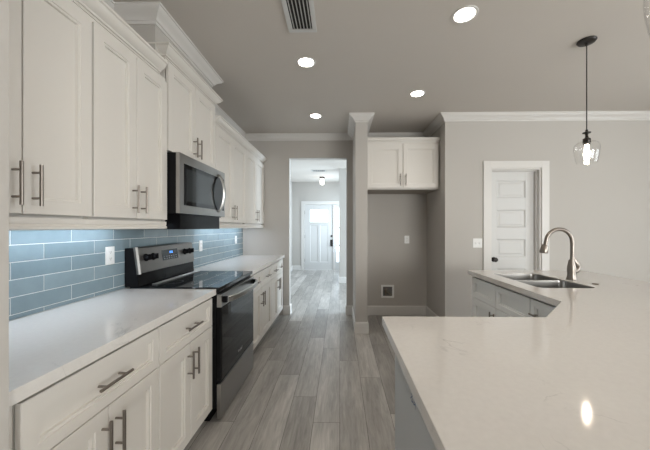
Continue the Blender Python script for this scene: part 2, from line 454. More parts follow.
MB().tube([(hx, FY+.03, 1.06), (hx, FY+.005, 1.06)], .033, 16).build('deadbolt', M['bronze'], d2)
hg = MB()
for z in (.25, 1.0, 1.75): hg.box(FX0-.002, FX0+.012, FY-.002+.02, FY+.03, z, z+.1)
hg.build('hinge', M['nickel'], d2)
mb = MB()
sx0, sx1 = FX1+.047, SX1-.002
mb.box(sx0, sx0+.045, FY+.03, FY+.075, .01, FZ-.005); mb.box(sx1-.045, sx1, FY+.03, FY+.075, .01, FZ-.005)
for a, b in ((.01, .25), (.74, .79), (1.3, 1.35), (FZ-.1, FZ-.005)): mb.box(sx0+.045, sx1-.045, FY+.03, FY+.075, a, b)
wn = struct(mb.build('window_4', M['door']))
MB().box(sx0+.045, sx1-.045, FY+.05, FY+.056, .25, FZ-.1).build('window_pane', M['pane'], wn)
# porch floor and street outside so the panes look on to something bright
struct(MB().box(-4, 4, 9.3, 16, -.12, -.02).build('ground', pmat('concrete', (.55, .55, .54), .9, vary=.08)))

# ------------------------------------------------------------------ backsplash
mb = MB()
mb.box(XL+.0003, XL+.005, .697, YB-.0005, CT-.001, 1.372, 1, (0, 0, 0))
mb.box(XL+.0003, XL+.005, 1.932, 2.678, 1.372, 1.44, 1, (0, 0, 0))
TH, TL, G = .0793, .298, .0036
random.seed(8)
z = 1.334 - 18 * 1.30 / 290 + .0793 * 2   # a grout line
zl = [z - TH*i for i in range(0, 8)]
for i, zt in enumerate(zl):
    z1, z0 = zt - G/2, zt - TH + G/2
    z0 = max(z0, CT + .001)
    if z1 - z0 < .004: continue
    st = 1.579 if i % 2 == 1 else 1.579 - .149
    k0 = -5
    for k in range(k0, 12):
        ya, yb = st + TL*k + G/2, st + TL*(k+1) - G/2
        ya, yb = max(ya, .70), min(yb, YB-.001)
        if yb - ya < .01: continue
        zz = z1
        if z1 > 1.371:
            if ya > 1.93 and yb < 2.70: pass
            elif z0 > 1.36: continue
            else: zz = 1.371
        if zz - z0 < .004: continue
        c = (random.random(), random.random(), 0)
        xf = XL + .0065; b = .0008
        vs = [(XL+.004, ya, z0), (XL+.004, yb, z0), (XL+.004, yb, zz), (XL+.004, ya, zz),
              (xf-.0006, ya, z0), (xf-.0006, yb, z0), (xf-.0006, yb, zz), (xf-.0006, ya, zz),
              (xf, ya+b, z0+b), (xf, yb-b, z0+b), (xf, yb-b, zz-b), (xf, ya+b, zz-b)]
        fs = [(8,9,10,11)] + [(a, (a+1) % 4, 4+(a+1) % 4, 4+a) for a in range(4)] + [(4+a, 4+(a+1) % 4, 8+(a+1) % 4, 8+a) for a in range(4)]
        mb.add(vs, fs, 0, c)
bs = mb.build('tile_backsplash', [M['tile'], M['grout']])
tag(bs, 'blue-grey glass subway tile backsplash with white grout along the left wall', 'backsplash')

# ------------------------------------------------------------------ cabinets
def pull(parent, x, z, yf, vertical=True, L=.155):
    """bar pull; yf = front plane of the door; sticks out to -y"""
    mb = MB(); r = .006; so = .034; h = L/2; p = .048
    if vertical:
        mb.tube([(x, yf-so, z-h), (x, yf-so, z+h)], r, 12)
        for s in (-1, 1): mb.tube([(x, yf, z+s*p), (x, yf-so, z+s*p)], .0045, 8)
    else:
        mb.tube([(x-h, yf-so, z), (x+h, yf-so, z)], r, 12)
        for s in (-1, 1): mb.tube([(x+s*p, yf, z), (x+s*p, yf-so, z)], .0045, 8)
    return mb.build('handle', M['nickel'], parent, smooth=True)
DT = .019
def front(parent, name, x0, x1, z0, z1, fw=.057, mat='cab'):
    mb = MB()
    mb.rings(x0, x1, z0, z1, [(0, 0), (0, -DT+.002), (.002, -DT), (fw, -DT), (fw+.002, -DT+.0045), (fw+.012, -DT+.0045), (fw+.014, -DT+.0145)])
    return mb.build(name, M[mat], parent)
GAP = .0026
def base_cabinet(loc, rz, wd, label, depth=.60, drawers=1, doors=2, group=None, filler=0.0, drawer_pull=True, top=.868, open_top=False, toe=.105, door_pull=True, mat='cab', kind='base_cabinet'):
    r = empty(kind, loc, rz)
    tag(r, label, 'cabinet', group)
    t = .018
    b = MB()
    rc = .03; sk = .0012
    b.box(0, sk, 0, rc, toe, top); b.box(wd-sk, wd, 0, rc, toe, top)
    if filler: b.box(-filler, -.002, 0, rc, toe, top)
    b.box(-filler, t, rc, depth, toe, top); b.box(wd-t, wd, rc, depth, toe, top)
    b.box(t, wd-t, rc, depth, toe, toe+t); b.box(t, wd-t, depth-.008, depth, toe+t, top)
    if not open_top: b.box(t, wd-t, rc, depth-.008, top-t, top)
    b.box(t, wd-t, rc, rc+.018, toe+t, top-t if not open_top else top)
    b.build('body', M[mat], r)
    MB().box(-filler, wd, .07, .085, 0.001, toe).build('toe_kick', M[mat], r)
    zt, zm = top-.015, .664
    n = drawers; dw = wd/n if n else wd
    if n:
        for i in range(n):
            d = front(r, 'drawer', i*dw+(GAP if i else .0038), (i+1)*dw-(GAP if i < n-1 else .0038), zm+.003, zt, .042, mat)
            if drawer_pull: pull(d, (i+.5)*dw, (zm+zt)/2+.003, -DT, False)
    zd = zm-.001 if n else zt
    dw = wd/doors
    for i in range(doors):
        d = front(r, 'door', i*dw+(GAP if i else .0038), (i+1)*dw-(GAP if i < doors-1 else .0038), .098, zd, mat=mat)
        if door_pull:
            if doors == 1: hx = wd - .035
            else: hx = (i+1)*dw-.032 if i % 2 == 0 else i*dw+.032
            pull(d, hx, zd-.115, -DT)
    return r
def wall_cabinet(loc, rz, wd, z0, z1, dep, label, group=None, filler=0.0, rev=.012, kind='wall_cabinet', topgap=.012, crown=None, side_rev=0.0):
    r = empty(kind, loc, rz); tag(r, label, 'cabinet', group)
    b = MB(); b.box(-filler, wd, .03, dep, z0, z1)
    b.box(0, .0012, 0, .03, z0, z1); b.box(wd-.0012, wd, 0, .03, z0, z1); b.box(.0012, wd-.0012, 0, .03, z1-topgap+.004, z1)
    if filler: b.box(-filler, -.002, 0, .03, z0, z1)
    b.build('body', M['cab'], r)
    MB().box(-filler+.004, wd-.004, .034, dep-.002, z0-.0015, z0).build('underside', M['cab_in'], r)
    dw = (wd-2*side_rev)/2
    for i in range(2):
        d = front(r, 'door', side_rev+i*dw+(GAP if i else .0038), side_rev+(i+1)*dw-(.0038 if i else GAP), z0+rev, z1-topgap)
        pull(d, side_rev + (dw-.034 if i == 0 else dw+.034), z0+rev+.107, -DT)
    return r

XB = -.868 - DT    # carcass front of base cabinets; door faces land on -.868
base_cabinet((XB, .771, 0), 90, .609, 'white base cabinet at the near end of the left counter, cut by the picture bottom', filler=.072, group=None)
base_cabinet((XB, 1.38, 0), 90, .582, 'white base cabinet with one drawer over two doors, touching the near side of the range')
base_cabinet((XB, 2.726, 0), 90, .934, 'white base cabinet with two drawers beyond the range, next to its far side', drawers=2)
base_cabinet((XB, 3.66, 0), 90, .735, 'white base cabinet with two drawers at the far end of the left counter', drawers=2)

XU = -1.157 - DT
DU = XU - XL - .002   # depth of the wall cabinets
wall_cabinet((XU, .738, 0), 90, .600, 1.372, 2.332, DU, 'tall white two-door wall cabinet at the near end of the run, above the counter', filler=.04, topgap=.03)
wall_cabinet((XU, 1.338, 0), 90, .592, 1.372, 2.332, DU, 'tall white two-door wall cabinet touching the near side of the microwave', topgap=.03, side_rev=.004)
mwc = wall_cabinet((XU, 1.9305, 0), 90, .749, 1.843, 2.476, DU, 'shorter raised white wall cabinet directly above the microwave', topgap=.02, side_rev=.006)
wall_cabinet((XU, 2.68, 0), 90, .880, 1.372, 2.315, DU, 'white two-door wall cabinet just beyond the microwave', topgap=.03)
wall_cabinet((XU, 3.56, 0), 90, .848, 1.372, 2.315, DU, 'white two-door wall cabinet in the far corner against the back wall', topgap=.03)
def cab_crown(p, h, top):
    pts = [(-.01, 0), (p, 0), (p, -.14*h), (p*.86, -.2*h), (p*.8, -.34*h), (p*.5, -.62*h), (p*.28, -.74*h), (p*.25, -.86*h), (p*.1, -.88*h), (p*.1, -h), (-.01, -h)]
    return [(a, top+z) for a, z in pts]
xf = -1.176
o = MB().sweep([(xf, .698), (xf, 1.86)], cab_crown(.062, .075, 2.402)).build('cabinet_crown_molding', M['cab'], smooth=True)
tag(o, 'white crown molding along the top of the nearest wall cabinets', 'molding', 'crown moldings on the wall cabinets')
o = MB().sweep([(XL+.002, 1.9305), (xf, 1.9305), (xf, 2.6795), (XL+.002, 2.6795)], [(a, z) for a, z in cab_crown(.062, .068, 2.542)]).build('crown', M['cab'], smooth=True)
o.parent = mwc; o.matrix_parent_inverse = mwc.matrix_basis.inverted()
o = MB().sweep([(xf, 2.684), (xf, YB-.002)], cab_crown(.062, .068, 2.378)).build('cabinet_crown_molding', M['cab'], smooth=True)
tag(o, 'white crown molding along the top of the wall cabinets beyond the microwave', 'molding', 'crown moldings on the wall cabinets')
RP = [(-.03, 1.371), (.012, 1.371), (.012, 1.352), (.008, 1.346), (.016, 1.338), (.016, 1.326), (-.004, 1.323), (-.03, 1.323)]
o = MB().sweep([(xf, .698), (xf, 1.925)], RP).build('light_rail', M['cab'], smooth=True)
tag(o, 'white light rail under the nearest wall cabinets', 'molding', 'light rails')
o = MB().sweep([(xf, 2.71), (xf, YB-.002)], RP).build('light_rail', M['cab'], smooth=True)
tag(o, 'white light rail under the wall cabinets beyond the microwave', 'molding', 'light rails')
def strip(y0, y1, power, label):
    r = empty('under_cabinet_light', (XL+.10, (y0+y1)/2, 1.371)); tag(r, label, 'light', 'under cabinet light strips')
    h = (y1-y0)/2
    MB().box(-.012, .012, -h, h, -.012, -.0015).build('housing', M['plastic'], r)
    MB().box(-.008, .008, -h+.01, h-.01, -.0135, -.012).build('diffuser', M['led'], r)
    l = bpy.data.lights.new('strip_light', 'AREA'); l.shape = 'RECTANGLE'; l.size = .02; l.size_y = 2*h-.03; l.energy = power; l.color = (.80, .89, 1)
    lo = bpy.data.objects.new('strip_light', l); COL.objects.link(lo); lo.parent = r; lo.location = (0, 0, -.016)
strip(.75, 1.85, 2.4, 'LED strip under the nearest wall cabinets lighting the tiles')
strip(2.95, 4.25, 3.0, 'LED strip under the wall cabinets beyond the microwave')

# ------------------------------------------------------------------ counters
def slab(name, poly, holes, z0, z1, label, cat='countertop'):
    mb = MB()
    loops = [poly] + holes
    flat = [p for lp in loops for p in lp]
    tris = tessellate_polygon([[Vector((x, y, 0)) for x, y in lp] for lp in loops])
    n = len(flat)
    vs = [(x, y, z1) for x, y in flat] + [(x, y, z0) for x, y in flat]
    fs = [tuple(t) for t in tris] + [tuple(n+i for i in reversed(t)) for t in tris]
    b = 0
    for lp in loops:
        m = len(lp)
        for k in range(m): fs.append((b+k, b+(k+1) % m, n+b+(k+1) % m, n+b+k))
        b += m
    mb.add(vs, fs)
    o = mb.build(name, M['quartz'])
    bv = o.modifiers.new('bevel', 'BEVEL'); bv.width = .002; bv.segments = 2; bv.limit_method = 'ANGLE'; bv.angle_limit = R(60)
    return tag(o, label, cat)
XC = -.843
slab('countertop', [(XL+.0105, .697), (XC, .697), (XC, 1.962), (XL+.0105, 1.962)], [], CT-.040, CT, 'white quartz countertop in the left foreground, between the near wall and the range')
slab('countertop', [(XL+.0105, 2.724), (XC, 2.724), (XC, YB-.001), (XL+.0105, YB-.001)], [], CT-.040, CT, 'white quartz countertop beyond the range, ending at the back wall')
def rrect(x0, x1, y0, y1, r, n=5):
    out = []
    for cx, cy, a0 in ((x1-r, y1-r, 0), (x0+r, y1-r, 90), (x0+r, y0+r, 180), (x1-r, y0+r, 270)):
        for k in range(n+1):
            a = R(a0 + 90*k/n); out.append((cx+r*math.cos(a), cy+r*math.sin(a)))
    return out
SX0, SX1_, SY0, SY1 = 1.385, 1.785, 2.035, 2.685
slab('countertop', [(.199, .27), (2.375, .27), (2.375, 2.868), (1.254, 2.868), (1.254, 1.665), (.962, 1.373), (.199, 1.373)],
     [rrect(SX0, SX1_, SY0, SY1, .045)], CT-.040, CT, 'large L-shaped white quartz island countertop with a clipped inner corner and double sink')

# island cabinets
XI = 1.285 + DT
base_cabinet((XI, 2.850, 0), -90, .865, 'white sink base cabinet in the island with two plain false drawer fronts', drawers=2, drawer_pull=False, open_top=True, mat='island', kind='sink_cabinet')
base_cabinet((XI, 1.985, 0), -90, .24, 'narrow white island cabinet with drawer pull, next to the clipped counter corner', drawers=1, doors=1, mat='island')
base_cabinet((1.20, 1.235-DT, 0), 180, .475, 'white island cabinet facing the nook, nearest the clipped corner', depth=.58, mat='island')
base_cabinet((.725, 1.235-DT, 0), 180, .475, 'white island cabinet at the free end of the island, behind the end panel', depth=.58, mat='island')
o = MB().box(XI-DT, XI+.02, 1.24, 1.742, .105, CT-.046).build('corner_filler_panel', M['island']); tag(o, 'plain white filler panel in the inner corner of the island below the clipped counter edge', 'panel')
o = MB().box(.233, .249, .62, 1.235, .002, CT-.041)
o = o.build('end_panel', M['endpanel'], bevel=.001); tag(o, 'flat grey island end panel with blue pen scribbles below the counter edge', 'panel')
bp = empty('back_panel', (0, 0, 0)); tag(bp, 'plain white panelling closing the seating side of the island under the overhang', 'panel')
MB().box(.252, 1.925, .600, .618, .002, CT-.046).build('long_panel', M['island'], bp)
MB().box(1.910, 1.925, .619, 2.85, .002, CT-.046).build('side_panel', M['island'], bp)
# pen scribble on the panel (built as thin strokes)
ink = MB()
def stroke(pts, w=.0018):
    for (a, b), (c, d) in zip(pts[:-1], pts[1:]):
        dx, dz = c-a, d-b; l = math.hypot(dx, dz) or 1; nx, nz = -dz/l*w, dx/l*w
        ink.add([(.2326, a-nx, b-nz), (.2326, c-nx, d-nz), (.2326, c+nx, d+nz), (.2326, a+nx, b+nz)], [(0, 1, 2, 3)])
def at_px(px, py):   # a point of the panel's plane x = .233
    d = .233*290/(px-340); return (d+.004, CAMZ-(py-227.3)*d/290)
for st in ([(411, 393), (412.6, 396), (410.5, 398)], [(412.5, 398.5), (411.5, 401), (413.5, 403), (412.2, 400.5)], [(414, 401.5), (415.6, 404), (415.2, 410)], [(413.5, 404), (415.5, 405)]):
    stroke([at_px(*p) for p in st])
ik = ink.build('pen_mark', M['ink'], o); ik['label'] = 'blue pen scribbles'

# sink
def bowl(x0, x1, y0, y1, z1, dep, r, lip):
    mb = MB(); n = 5
    levels = [(-lip, z1, r+lip), (0, z1, r), (.002, z1-.02, r), (.006, z1-dep+.03, r), (.014, z1-dep+.010, r), (.03, z1-dep, r-.01)]
    vs = []; m = 4*(n+1)
    for (ins, z, rr) in levels:
        vs += [(x, y, z) for x, y in rrect(x0+ins, x1-ins, y0+ins, y1-ins, max(rr, .01), n)]
    cx, cy = (x0+x1)/2, (y0+y1)/2
    fs = []
    for i in range(len(levels)-1):
        for k in range(m): fs.append((i*m+k, i*m+(k+1) % m, (i+1)*m+(k+1) % m, (i+1)*m+k))
    fs.append(tuple((len(levels)-1)*m+k for k in range(m)))
    return mb.add(vs, fs)
rs = empty('kitchen_sink', ((SX0+SX1_)/2, (SY0+SY1)/2, CT-.041)); tag(rs, 'undermount stainless double-bowl sink set in the island countertop', 'sink')
cx, cy = (SX0+SX1_)/2, (SY0+SY1)/2
ymid = 2.36
def par(o, p):
    o.parent = p; o.matrix_parent_inverse = p.matrix_basis.inverted()
for (a, b) in ((SY0+.003, ymid-.011), (ymid+.011, SY1-.003)):
    mb = bowl(SX0+.003, SX1_-.003, a, b, CT-.006, .235, .044, 0)
    o = mb.build('bowl', M['sink'], smooth=True, fix=False)
    sd = o.modifiers.new('s', 'SOLIDIFY'); sd.thickness = .001; sd.offset = 0
    par(o, rs)
    d = MB().lathe([(.001, 0), (.02, 0), (.034, .003), (.042, .004), (.043, 0)], 20, cx, (a+b)/2)
    for i in range(len(d.v)): x, y, zz = d.v[i]; d.v[i] = (x, y, zz+CT-.2395)
    dd = d.build('drain', M['steel'], smooth=True); dd.parent = o
dv = MB(); dv.box(SX0+.0035, SX1_-.0035, ymid-.0105, ymid+.0105, CT-.044, CT-.0055)
par(dv.build('divider', M['steel'], bevel=.003), rs)
# faucet
fxx, fyy = 1.858, 2.36
rf = empty('faucet', (fxx, fyy, CT+.0005)); tag(rf, 'brushed nickel gooseneck pull-down kitchen faucet arching over the double sink', 'faucet')
MB().lathe([(0.0, 0), (.034, 0), (.035, .004), (.034, .012), (.030, .03), (.028, .05), (.031, .075), (.030, .10), (.024, .13), (.018, .16), (0, .162)], 24).build('body', M['nickel'], rf, smooth=True)
pts = [(0.004, 0, .12), (.006, 0, .20), (.006, 0, .27)]
rr_ = .104
for k in range(1, 15):
    a = R(12.2*k); pts.append((.006-rr_+rr_*math.cos(a), 0, .30+rr_*math.sin(a)))
pts[2] = (.006, 0, .295)
pts.append((-.2075, 0, .275))
MB().tube(pts, .0150, 16).build('spout', M['nickel'], rf, smooth=True)
MB().tube([(-.207, 0, .278), (-.209, 0, .274), (-.214, 0, .255), (-.221, 0, .222), (-.222, 0, .212)], [.016, .022, .026, .030, .027], 18).build('spray_head', M['nickel'], rf, smooth=True)
MB().tube([(.010, 0, .062), (.028, 0, .074), (.046, 0, .088), (.053, 0, .098), (.048, 0, .110), (.034, 0, .130), (.020, 0, .160), (.010, 0, .190)],
          [.024, .026, .022, .019, .021, .023, .017, .008], 14).build('handle', M['nickel'], rf, smooth=True)
o = MB().lathe([(0, .006), (.016, .006), (.019, .004), (.021, 0), (0, 0)], 24).build('sink_hole_cover', M['nickel'], smooth=True)
o.location = (1.883, 2.172, CT+.0005); tag(o, 'small round nickel hole cover on the island counter beside the faucet', 'cover')

# ------------------------------------------------------------------ range
RY0, RY1 = 1.965, 2.721
RW = RY1-RY0
rg = empty('range', (-.845, RY0, 0), 90)       # local x = along wall, -y = towards the aisle
tag(rg, 'freestanding stainless and black electric range with glass cooktop between the counters', 'range')
MB().box(.002, RW-.002, .0, .60, .09, .895).build('body', M['black'], rg)
MB().box(.012, RW-.012, .05, .58, .002, .09).build('base', M['black'], rg)
ck = MB(); ck.box(-.0, RW, -.022, .60, .896, .922)
ck.build('cooktop', M['blackglass'], rg, bevel=.004)
BR = pmat('burner_ring', (.10, .10, .11), .3)
def ring(cx, cy, r):
    bn = MB()
    n = 40; vs = []
    for rr in (r, r-.0022):
        for k in range(n): vs.append((cx+rr*math.cos(2*PI*k/n), cy+rr*math.sin(2*PI*k/n), .9225))
    bn.add(vs, [(k, (k+1) % n, n+(k+1) % n, n+k) for k in range(n)])
    bn.build('burner_mark', BR, rg, fix=False)
for c in ((.2, .15, .11), (.56, .15, .085), (.2, .42, .075), (.56, .42, .095)): ring(*c)
# backguard
bgd = MB()
bgd.add([(0, .535, .923), (RW, .535, .923), (RW, .634, .923), (0, .634, .923), (0, .560, 1.19), (RW, .560, 1.19), (RW, .634, 1.19), (0, .634, 1.19)],
        [(0,3,2,1),(4,5,6,7),(0,1,5,4),(1,2,6,5),(2,3,7,6),(3,0,4,7)])
bgd.build('backguard', M['black'], rg, bevel=.004)
cp = MB()
cp.add([(.012, .528, 1.015), (RW-.006, .528, 1.015), (RW-.006, .553, 1.19), (.012, .553, 1.19), (.012, .560, 1.012), (RW-.006, .560, 1.012), (RW-.006, .575, 1.196), (.012, .575, 1.196)],
       [(0,1,2,3),(4,7,6,5),(0,4,5,1),(1,5,6,2),(2,6,7,3),(3,7,4,0)])
cpo = cp.build('control_panel', M['steel_dark'], rg, bevel=.003)
MB().add([(-.001, .534, 1.010), (.012, .526, 1.010), (.012, .551, 1.196), (-.001, .559, 1.196), (-.001, .548, 1.010), (-.001, .573, 1.196)], [(0,1,2,3), (0,3,5,4)]).build('panel_edge', M['steel_dark'], rg)
def pt(x, z, out): # on the sloped panel
    t = (z-1.015)/.175
    return (x, .528+.025*t-out, z)
dsp = MB(); dsp.add([pt(.275, 1.075, .002), pt(.49, 1.075, .002), pt(.49, 1.155, .002), pt(.275, 1.155, .002), pt(.275, 1.075, -.003), pt(.49, 1.075, -.003), pt(.49, 1.155, -.003), pt(.275, 1.155, -.003)], [(0,1,2,3),(0,4,5,1),(1,5,6,2),(2,6,7,3),(3,7,4,0)])
do = dsp.build('display', M['blackglass'], rg)
dg = MB()
SEG = {'1': 'bc', '2': 'abged', '0': 'abcdef', '3': 'abgcd', '5': 'afgcd'}
def digit(ch, x, z, w_, h_):
    t = .0022
    q = {'a': (x, x+w_, z+h_-t, z+h_), 'd': (x, x+w_, z, z+t), 'g': (x, x+w_, z+h_/2-t/2, z+h_/2+t/2), 'f': (x, x+t, z+h_/2, z+h_), 'b': (x+w_-t, x+w_, z+h_/2, z+h_), 'e': (x, x+t, z, z+h_/2), 'c': (x+w_-t, x+w_, z, z+h_/2)}
    for s_ in SEG[ch]:
        a, b, c, d = q[s_]; dg.add([pt(a, c, .003), pt(b, c, .003), pt(b, d, .003), pt(a, d, .003)], [(0,1,2,3)])
for i, ch in enumerate('1200'): digit(ch, .365+.013*i, 1.125, .009, .016)
dgo = dg.build('clock_digits', M['display'], do)
dgo['label'] = 'blue glowing clock digits'
bt = MB()
for i in range(6):
    for j in range(2): bt.add([pt(.29+.032*i, 1.085+.016*j, .003), pt(.303+.032*i, 1.085+.016*j, .003), pt(.303+.032*i, 1.089+.016*j, .003), pt(.29+.032*i, 1.089+.016*j, .003)], [(0,1,2,3)])
bt.build('buttons', pmat('button_print', (.35, .35, .36), .5), do)
for x in (.085, .165, .60, .685):
    k = MB(); c = Vector(pt(x, 1.118, 0)); d = Vector((0, -.99, .14))
    k.tube([c, c+d*.004, c+d*.0045, c+d*.028, c+d*.031], [.027, .027, .022, .019, .017], 20)
    ko = k.build('knob', M['black'], rg, smooth=True)
    MB().box(x-.0045, x+.0045, c.y-.04, c.y-.026, 1.104, 1.142).build('knob_grip', M['black'], ko, bevel=.002)
# chrome trim at the rear of the cooktop
vt = MB()
for i in range(3): vt.tube([(.09, .50-.014*i, .9265), (RW-.02, .50-.014*i, .9265)], .0035, 8)
vt.build('rear_vent_trim', M['steel'], rg, smooth=True)
# oven door
od = MB(); od.box(.004, RW-.004, -.030, -.001, .268, .872)
odo = od.build('oven_door', M['black'], rg, bevel=.004)
MB().box(.003, RW-.003, -.0335, -.002, .785, .873).build('door_top_band', M['steel'], odo, bevel=.003)
MB().box(.022, RW-.022, -.0325, -.029, .285, .783).build('door_glass', M['blackglass'], odo, bevel=.001)
lg = MB()
def letters(mb, text, x, z, h, y):
    """tiny block lettering of strokes"""
    S = {'W': [(0,1,.2,0),(.2,0,.4,.8),(.4,.8,.6,0),(.6,0,.8,1)], 'h': [(0,0,0,1),(0,.5,.5,.5),(.5,.5,.5,0)], 'i': [(0,0,0,.55)], 'r': [(0,0,0,.55),(0,.5,.35,.55)],
         'l': [(0,0,0,1)], 'p': [(0,-.3,0,.55),(0,.55,.45,.55),(.45,.55,.45,0),(.45,0,0,0)], 'o': [(0,0,.45,0),(.45,0,.45,.55),(.45,.55,0,.55),(0,.55,0,0)]}
    for ch in text:
        wd = {'W': .95, 'i': .22, 'l': .22, 'r': .45}.get(ch, .68)
        for a, b, c, d in S[ch]:
            dx, dz = c-a, d-b; l = math.hypot(dx, dz); nx, nz = -dz/l*.07, dx/l*.07
            mb.add([(x+(a-nx)*h, y, z+(b-nz)*h), (x+(c-nx)*h, y, z+(d-nz)*h), (x+(c+nx)*h, y, z+(d+nz)*h), (x+(a+nx)*h, y, z+(b+nz)*h)], [(0,1,2,3)])
        x += wd*h
letters(lg, 'Whirlpool', .335, .335, .020, -.0331)
lg.build('logo', M['logo'], odo)
hd = MB()
n = 24; vs = []
for i in range(n+1):
    t = i/n; x = .045+(RW-.09)*t; so = .030+.045*math.sin(PI*t)**.6 + .004
    y = -.033-so
    vs += [(x, y, .812), (x, y-.010, .818), (x, y-.010, .848), (x, y, .854)]
fs = []
for i in range(n):
    for k in range(4): fs.append((i*4+k, i*4+(k+1) % 4, i*4+4+(k+1) % 4, i*4+4+k))
fs += [(0,1,2,3), (n*4+3, n*4+2, n*4+1, n*4)]
hd.add(vs, fs)
hdo = hd.build('handle', M['steel'], odo, smooth=True)
for x in (.03, RW-.055): MB().box(x, x+.022, -.060, -.034, .812, .854).build('bracket', M['black'], odo, bevel=.002)
dr = MB(); dr.box(.004, RW-.004, -.030, -.001, .022, .258)
dr.build('storage_drawer', M['steel'], rg, bevel=.004)

# ------------------------------------------------------------------ microwave
mw = empty('microwave', (-1.105, 1.932, 1.412), 90); MWW = .765; MH = .428
tag(mw, 'stainless over-the-range microwave with black glass door, mounted above the range', 'microwave')
MB().box(.001, MWW-.02, .0, .372, .012, MH).build('body', M['black'], mw, bevel=.003)
MB().box(.075, MWW-.03, .012, .30, -.092, .012).build('vent_underside', M['black'], mw)
fr = MB()
WX0, WX1, WZ0, WZ1 = .055, MWW-.012, .075, .365
y0, y1 = -.026, -.001
fr.box(0, WX0, y0, y1, .018, MH); fr.box(WX1, MWW, y0, y1, .018, MH); fr.box(WX0, WX1, y0, y1, WZ1, MH); fr.box(WX0, WX1, y0, y1, .018, WZ0)
fr.build('door_frame', M['steel'], mw, bevel=.0015)
gl = MB().box(WX0, WX1, -.024, -.002, WZ0, WZ1).build('door_glass', M['blackglass'], mw)
MB().box(WX0+.035, WX1-.20, -.0248, -.024, WZ0+.03, WZ1-.03).build('window_mesh', M['mwglass'], gl)
hm = MB(); vs = []; fs = []; n = 20
for i in range(n+1):
    t = i/n; z = .055+.335*t; so = .012+.050*math.sin(PI*t)**.75; x = MWW-.155
    vs += [(x, -.024-so+.012, z), (x+.006, -.024-so, z), (x+.034, -.024-so, z), (x+.040, -.024-so+.012, z)]
for i in range(n):
    for k in range(4): fs.append((i*4+k, i*4+(k+1) % 4, i*4+4+(k+1) % 4, i*4+4+k))
fs += [(3,2,1,0), (n*4, n*4+1, n*4+2, n*4+3)]
hm.add(vs, fs).build('handle', M['steel'], mw, smooth=True)

# ------------------------------------------------------------------ nook cabinet
nc = wall_cabinet((NX0+.002, 3.855, 0), 0, NX1-NX0-.004, 1.838, 2.455, YB-3.855-.002, 'white two-door cabinet over the empty refrigerator nook', topgap=.03, rev=.012, side_rev=.012)
o = MB().sweep([(NX0+.002, 3.857), (NX1-.002, 3.857)], cab_crown(.045, .066, 2.512)).build('crown', M['cab'], smooth=True)
par(o, nc)
MB().box(.004, NX1-NX0-.008, .04, .5, .617+1.838, .630+1.838).build('top_panel', M['cab'], nc)

# ------------------------------------------------------------------ wall plates
def plate(loc, rz, label, kind='duplex', w_=.072, h_=.115, name='outlet', cat='outlet'):
    r = empty(name, loc, rz); tag(r, label, cat)
    mb = MB(); mb.box(-w_/2, w_/2, -.006, -.0005, -h_/2, h_/2); mb.build('cover_plate', M['plastic'], r, bevel=.002)
    if kind == 'duplex':
        for s in (-1, 1):
            f = MB().box(-.017, .017, -.0085, -.006, s*.0205-.0145, s*.0205+.0145).build('socket', M['plastic'], r, bevel=.002)
            q = MB()
            for x in (-.006, .006): q.box(x-.001, x+.001, -.0088, -.0085, s*.0205-.002, s*.0205+.007)
            q.box(-.002, .002, -.0088, -.0085, s*.0205-.009, s*.0205-.005)
            q.build('slots', M['slot'], f)
    else:
        for x in ((-.023, .023) if kind == 'double' else (0,)):
            f = MB().box(x-.005, x+.005, -.016, -.006, -.004, .010).build('toggle', M['plastic'], r, bevel=.002)
            MB().box(x-.008, x+.008, -.0068, -.006, -.013, .013).build('toggle_plate', M['ventwhite'], f)
    return r
xt = XL+.0066
plate((xt, 1.842, 1.152), 90, 'white duplex outlet on the blue tiles between the near counter and the range')
plate((xt, 3.06, 1.137), 90, 'white outlet on the blue tiles just beyond the range', w_=.068)
plate((xt, 4.10, 1.155), 90, 'white outlet on the blue tiles near the back corner', w_=.068)
plate((1.715, YR, 1.137), 0, 'white double light switch on the wall left of the pantry door', 'double', w_=.112, name='light_switch', cat='switch')
plate((1.012, YB, 1.148), 0, 'white outlet in the back wall of the refrigerator nook', h_=.118)
# supply box low in the nook
wb = empty('water_supply_box', (.72, YB, .365)); tag(wb, 'white recessed water supply box with valve low in the refrigerator nook', 'valve box')
f = MB(); a, b = .098, .070
for q in ((-a, -b, -a, a), (b, a, -a, a), (-b, b, b, a), (-b, b, -a, -b)): f.box(q[0], q[1], -.012, -.0005, q[2], q[3])
f.build('frame', M['plastic'], wb, bevel=.002)
MB().box(-b, b, -.004, -.0008, -b, b).build('recess', M['boxdark'], wb)
v = MB(); v.tube([(-.03, -.012, -.06), (-.03, -.022, -.01), (-.028, -.022, .03)], .011, 10); v.tube([(-.028, -.022, 0), (.045, -.03, -.045)], .009, 10)
v.tube([(-.055, -.03, .03), (-.01, -.03, .045)], .008, 8)
v.build('valve', M['valve'], wb, smooth=True)

# ------------------------------------------------------------------ ceiling fixtures
def downlight(x, y, label, power=9):
    r = empty('recessed_downlight', (x, y, H)); tag(r, label, 'ceiling light', 'recessed kitchen downlights')
    MB().lathe([(.084, -.0008), (.082, -.004), (.070, -.006), (.065, -.003), (.065, -.0008)], 32, close=True).build('trim_ring', M['trim'], r, smooth=True)
    MB().lathe([(.0, -.0045), (.045, -.0042), (.0645, -.0025)], 32).build('lens', M['lens'], r)
    l = bpy.data.lights.new('downlight_beam', 'SPOT'); l.energy = power; l.color = (1, .91, .80); l.spot_size = R(125); l.spot_blend = .9; l.shadow_soft_size = .07
    lo = bpy.data.objects.new('downlight_beam', l); COL.objects.link(lo); lo.parent = r; lo.location = (0, 0, -.012)
DP = 14
downlight(-.29, 2.47, 'recessed downlight over the aisle, just past the ceiling vent', DP)
downlight(-.308, 3.66, 'recessed downlight farthest away, in front of the hall opening', DP)
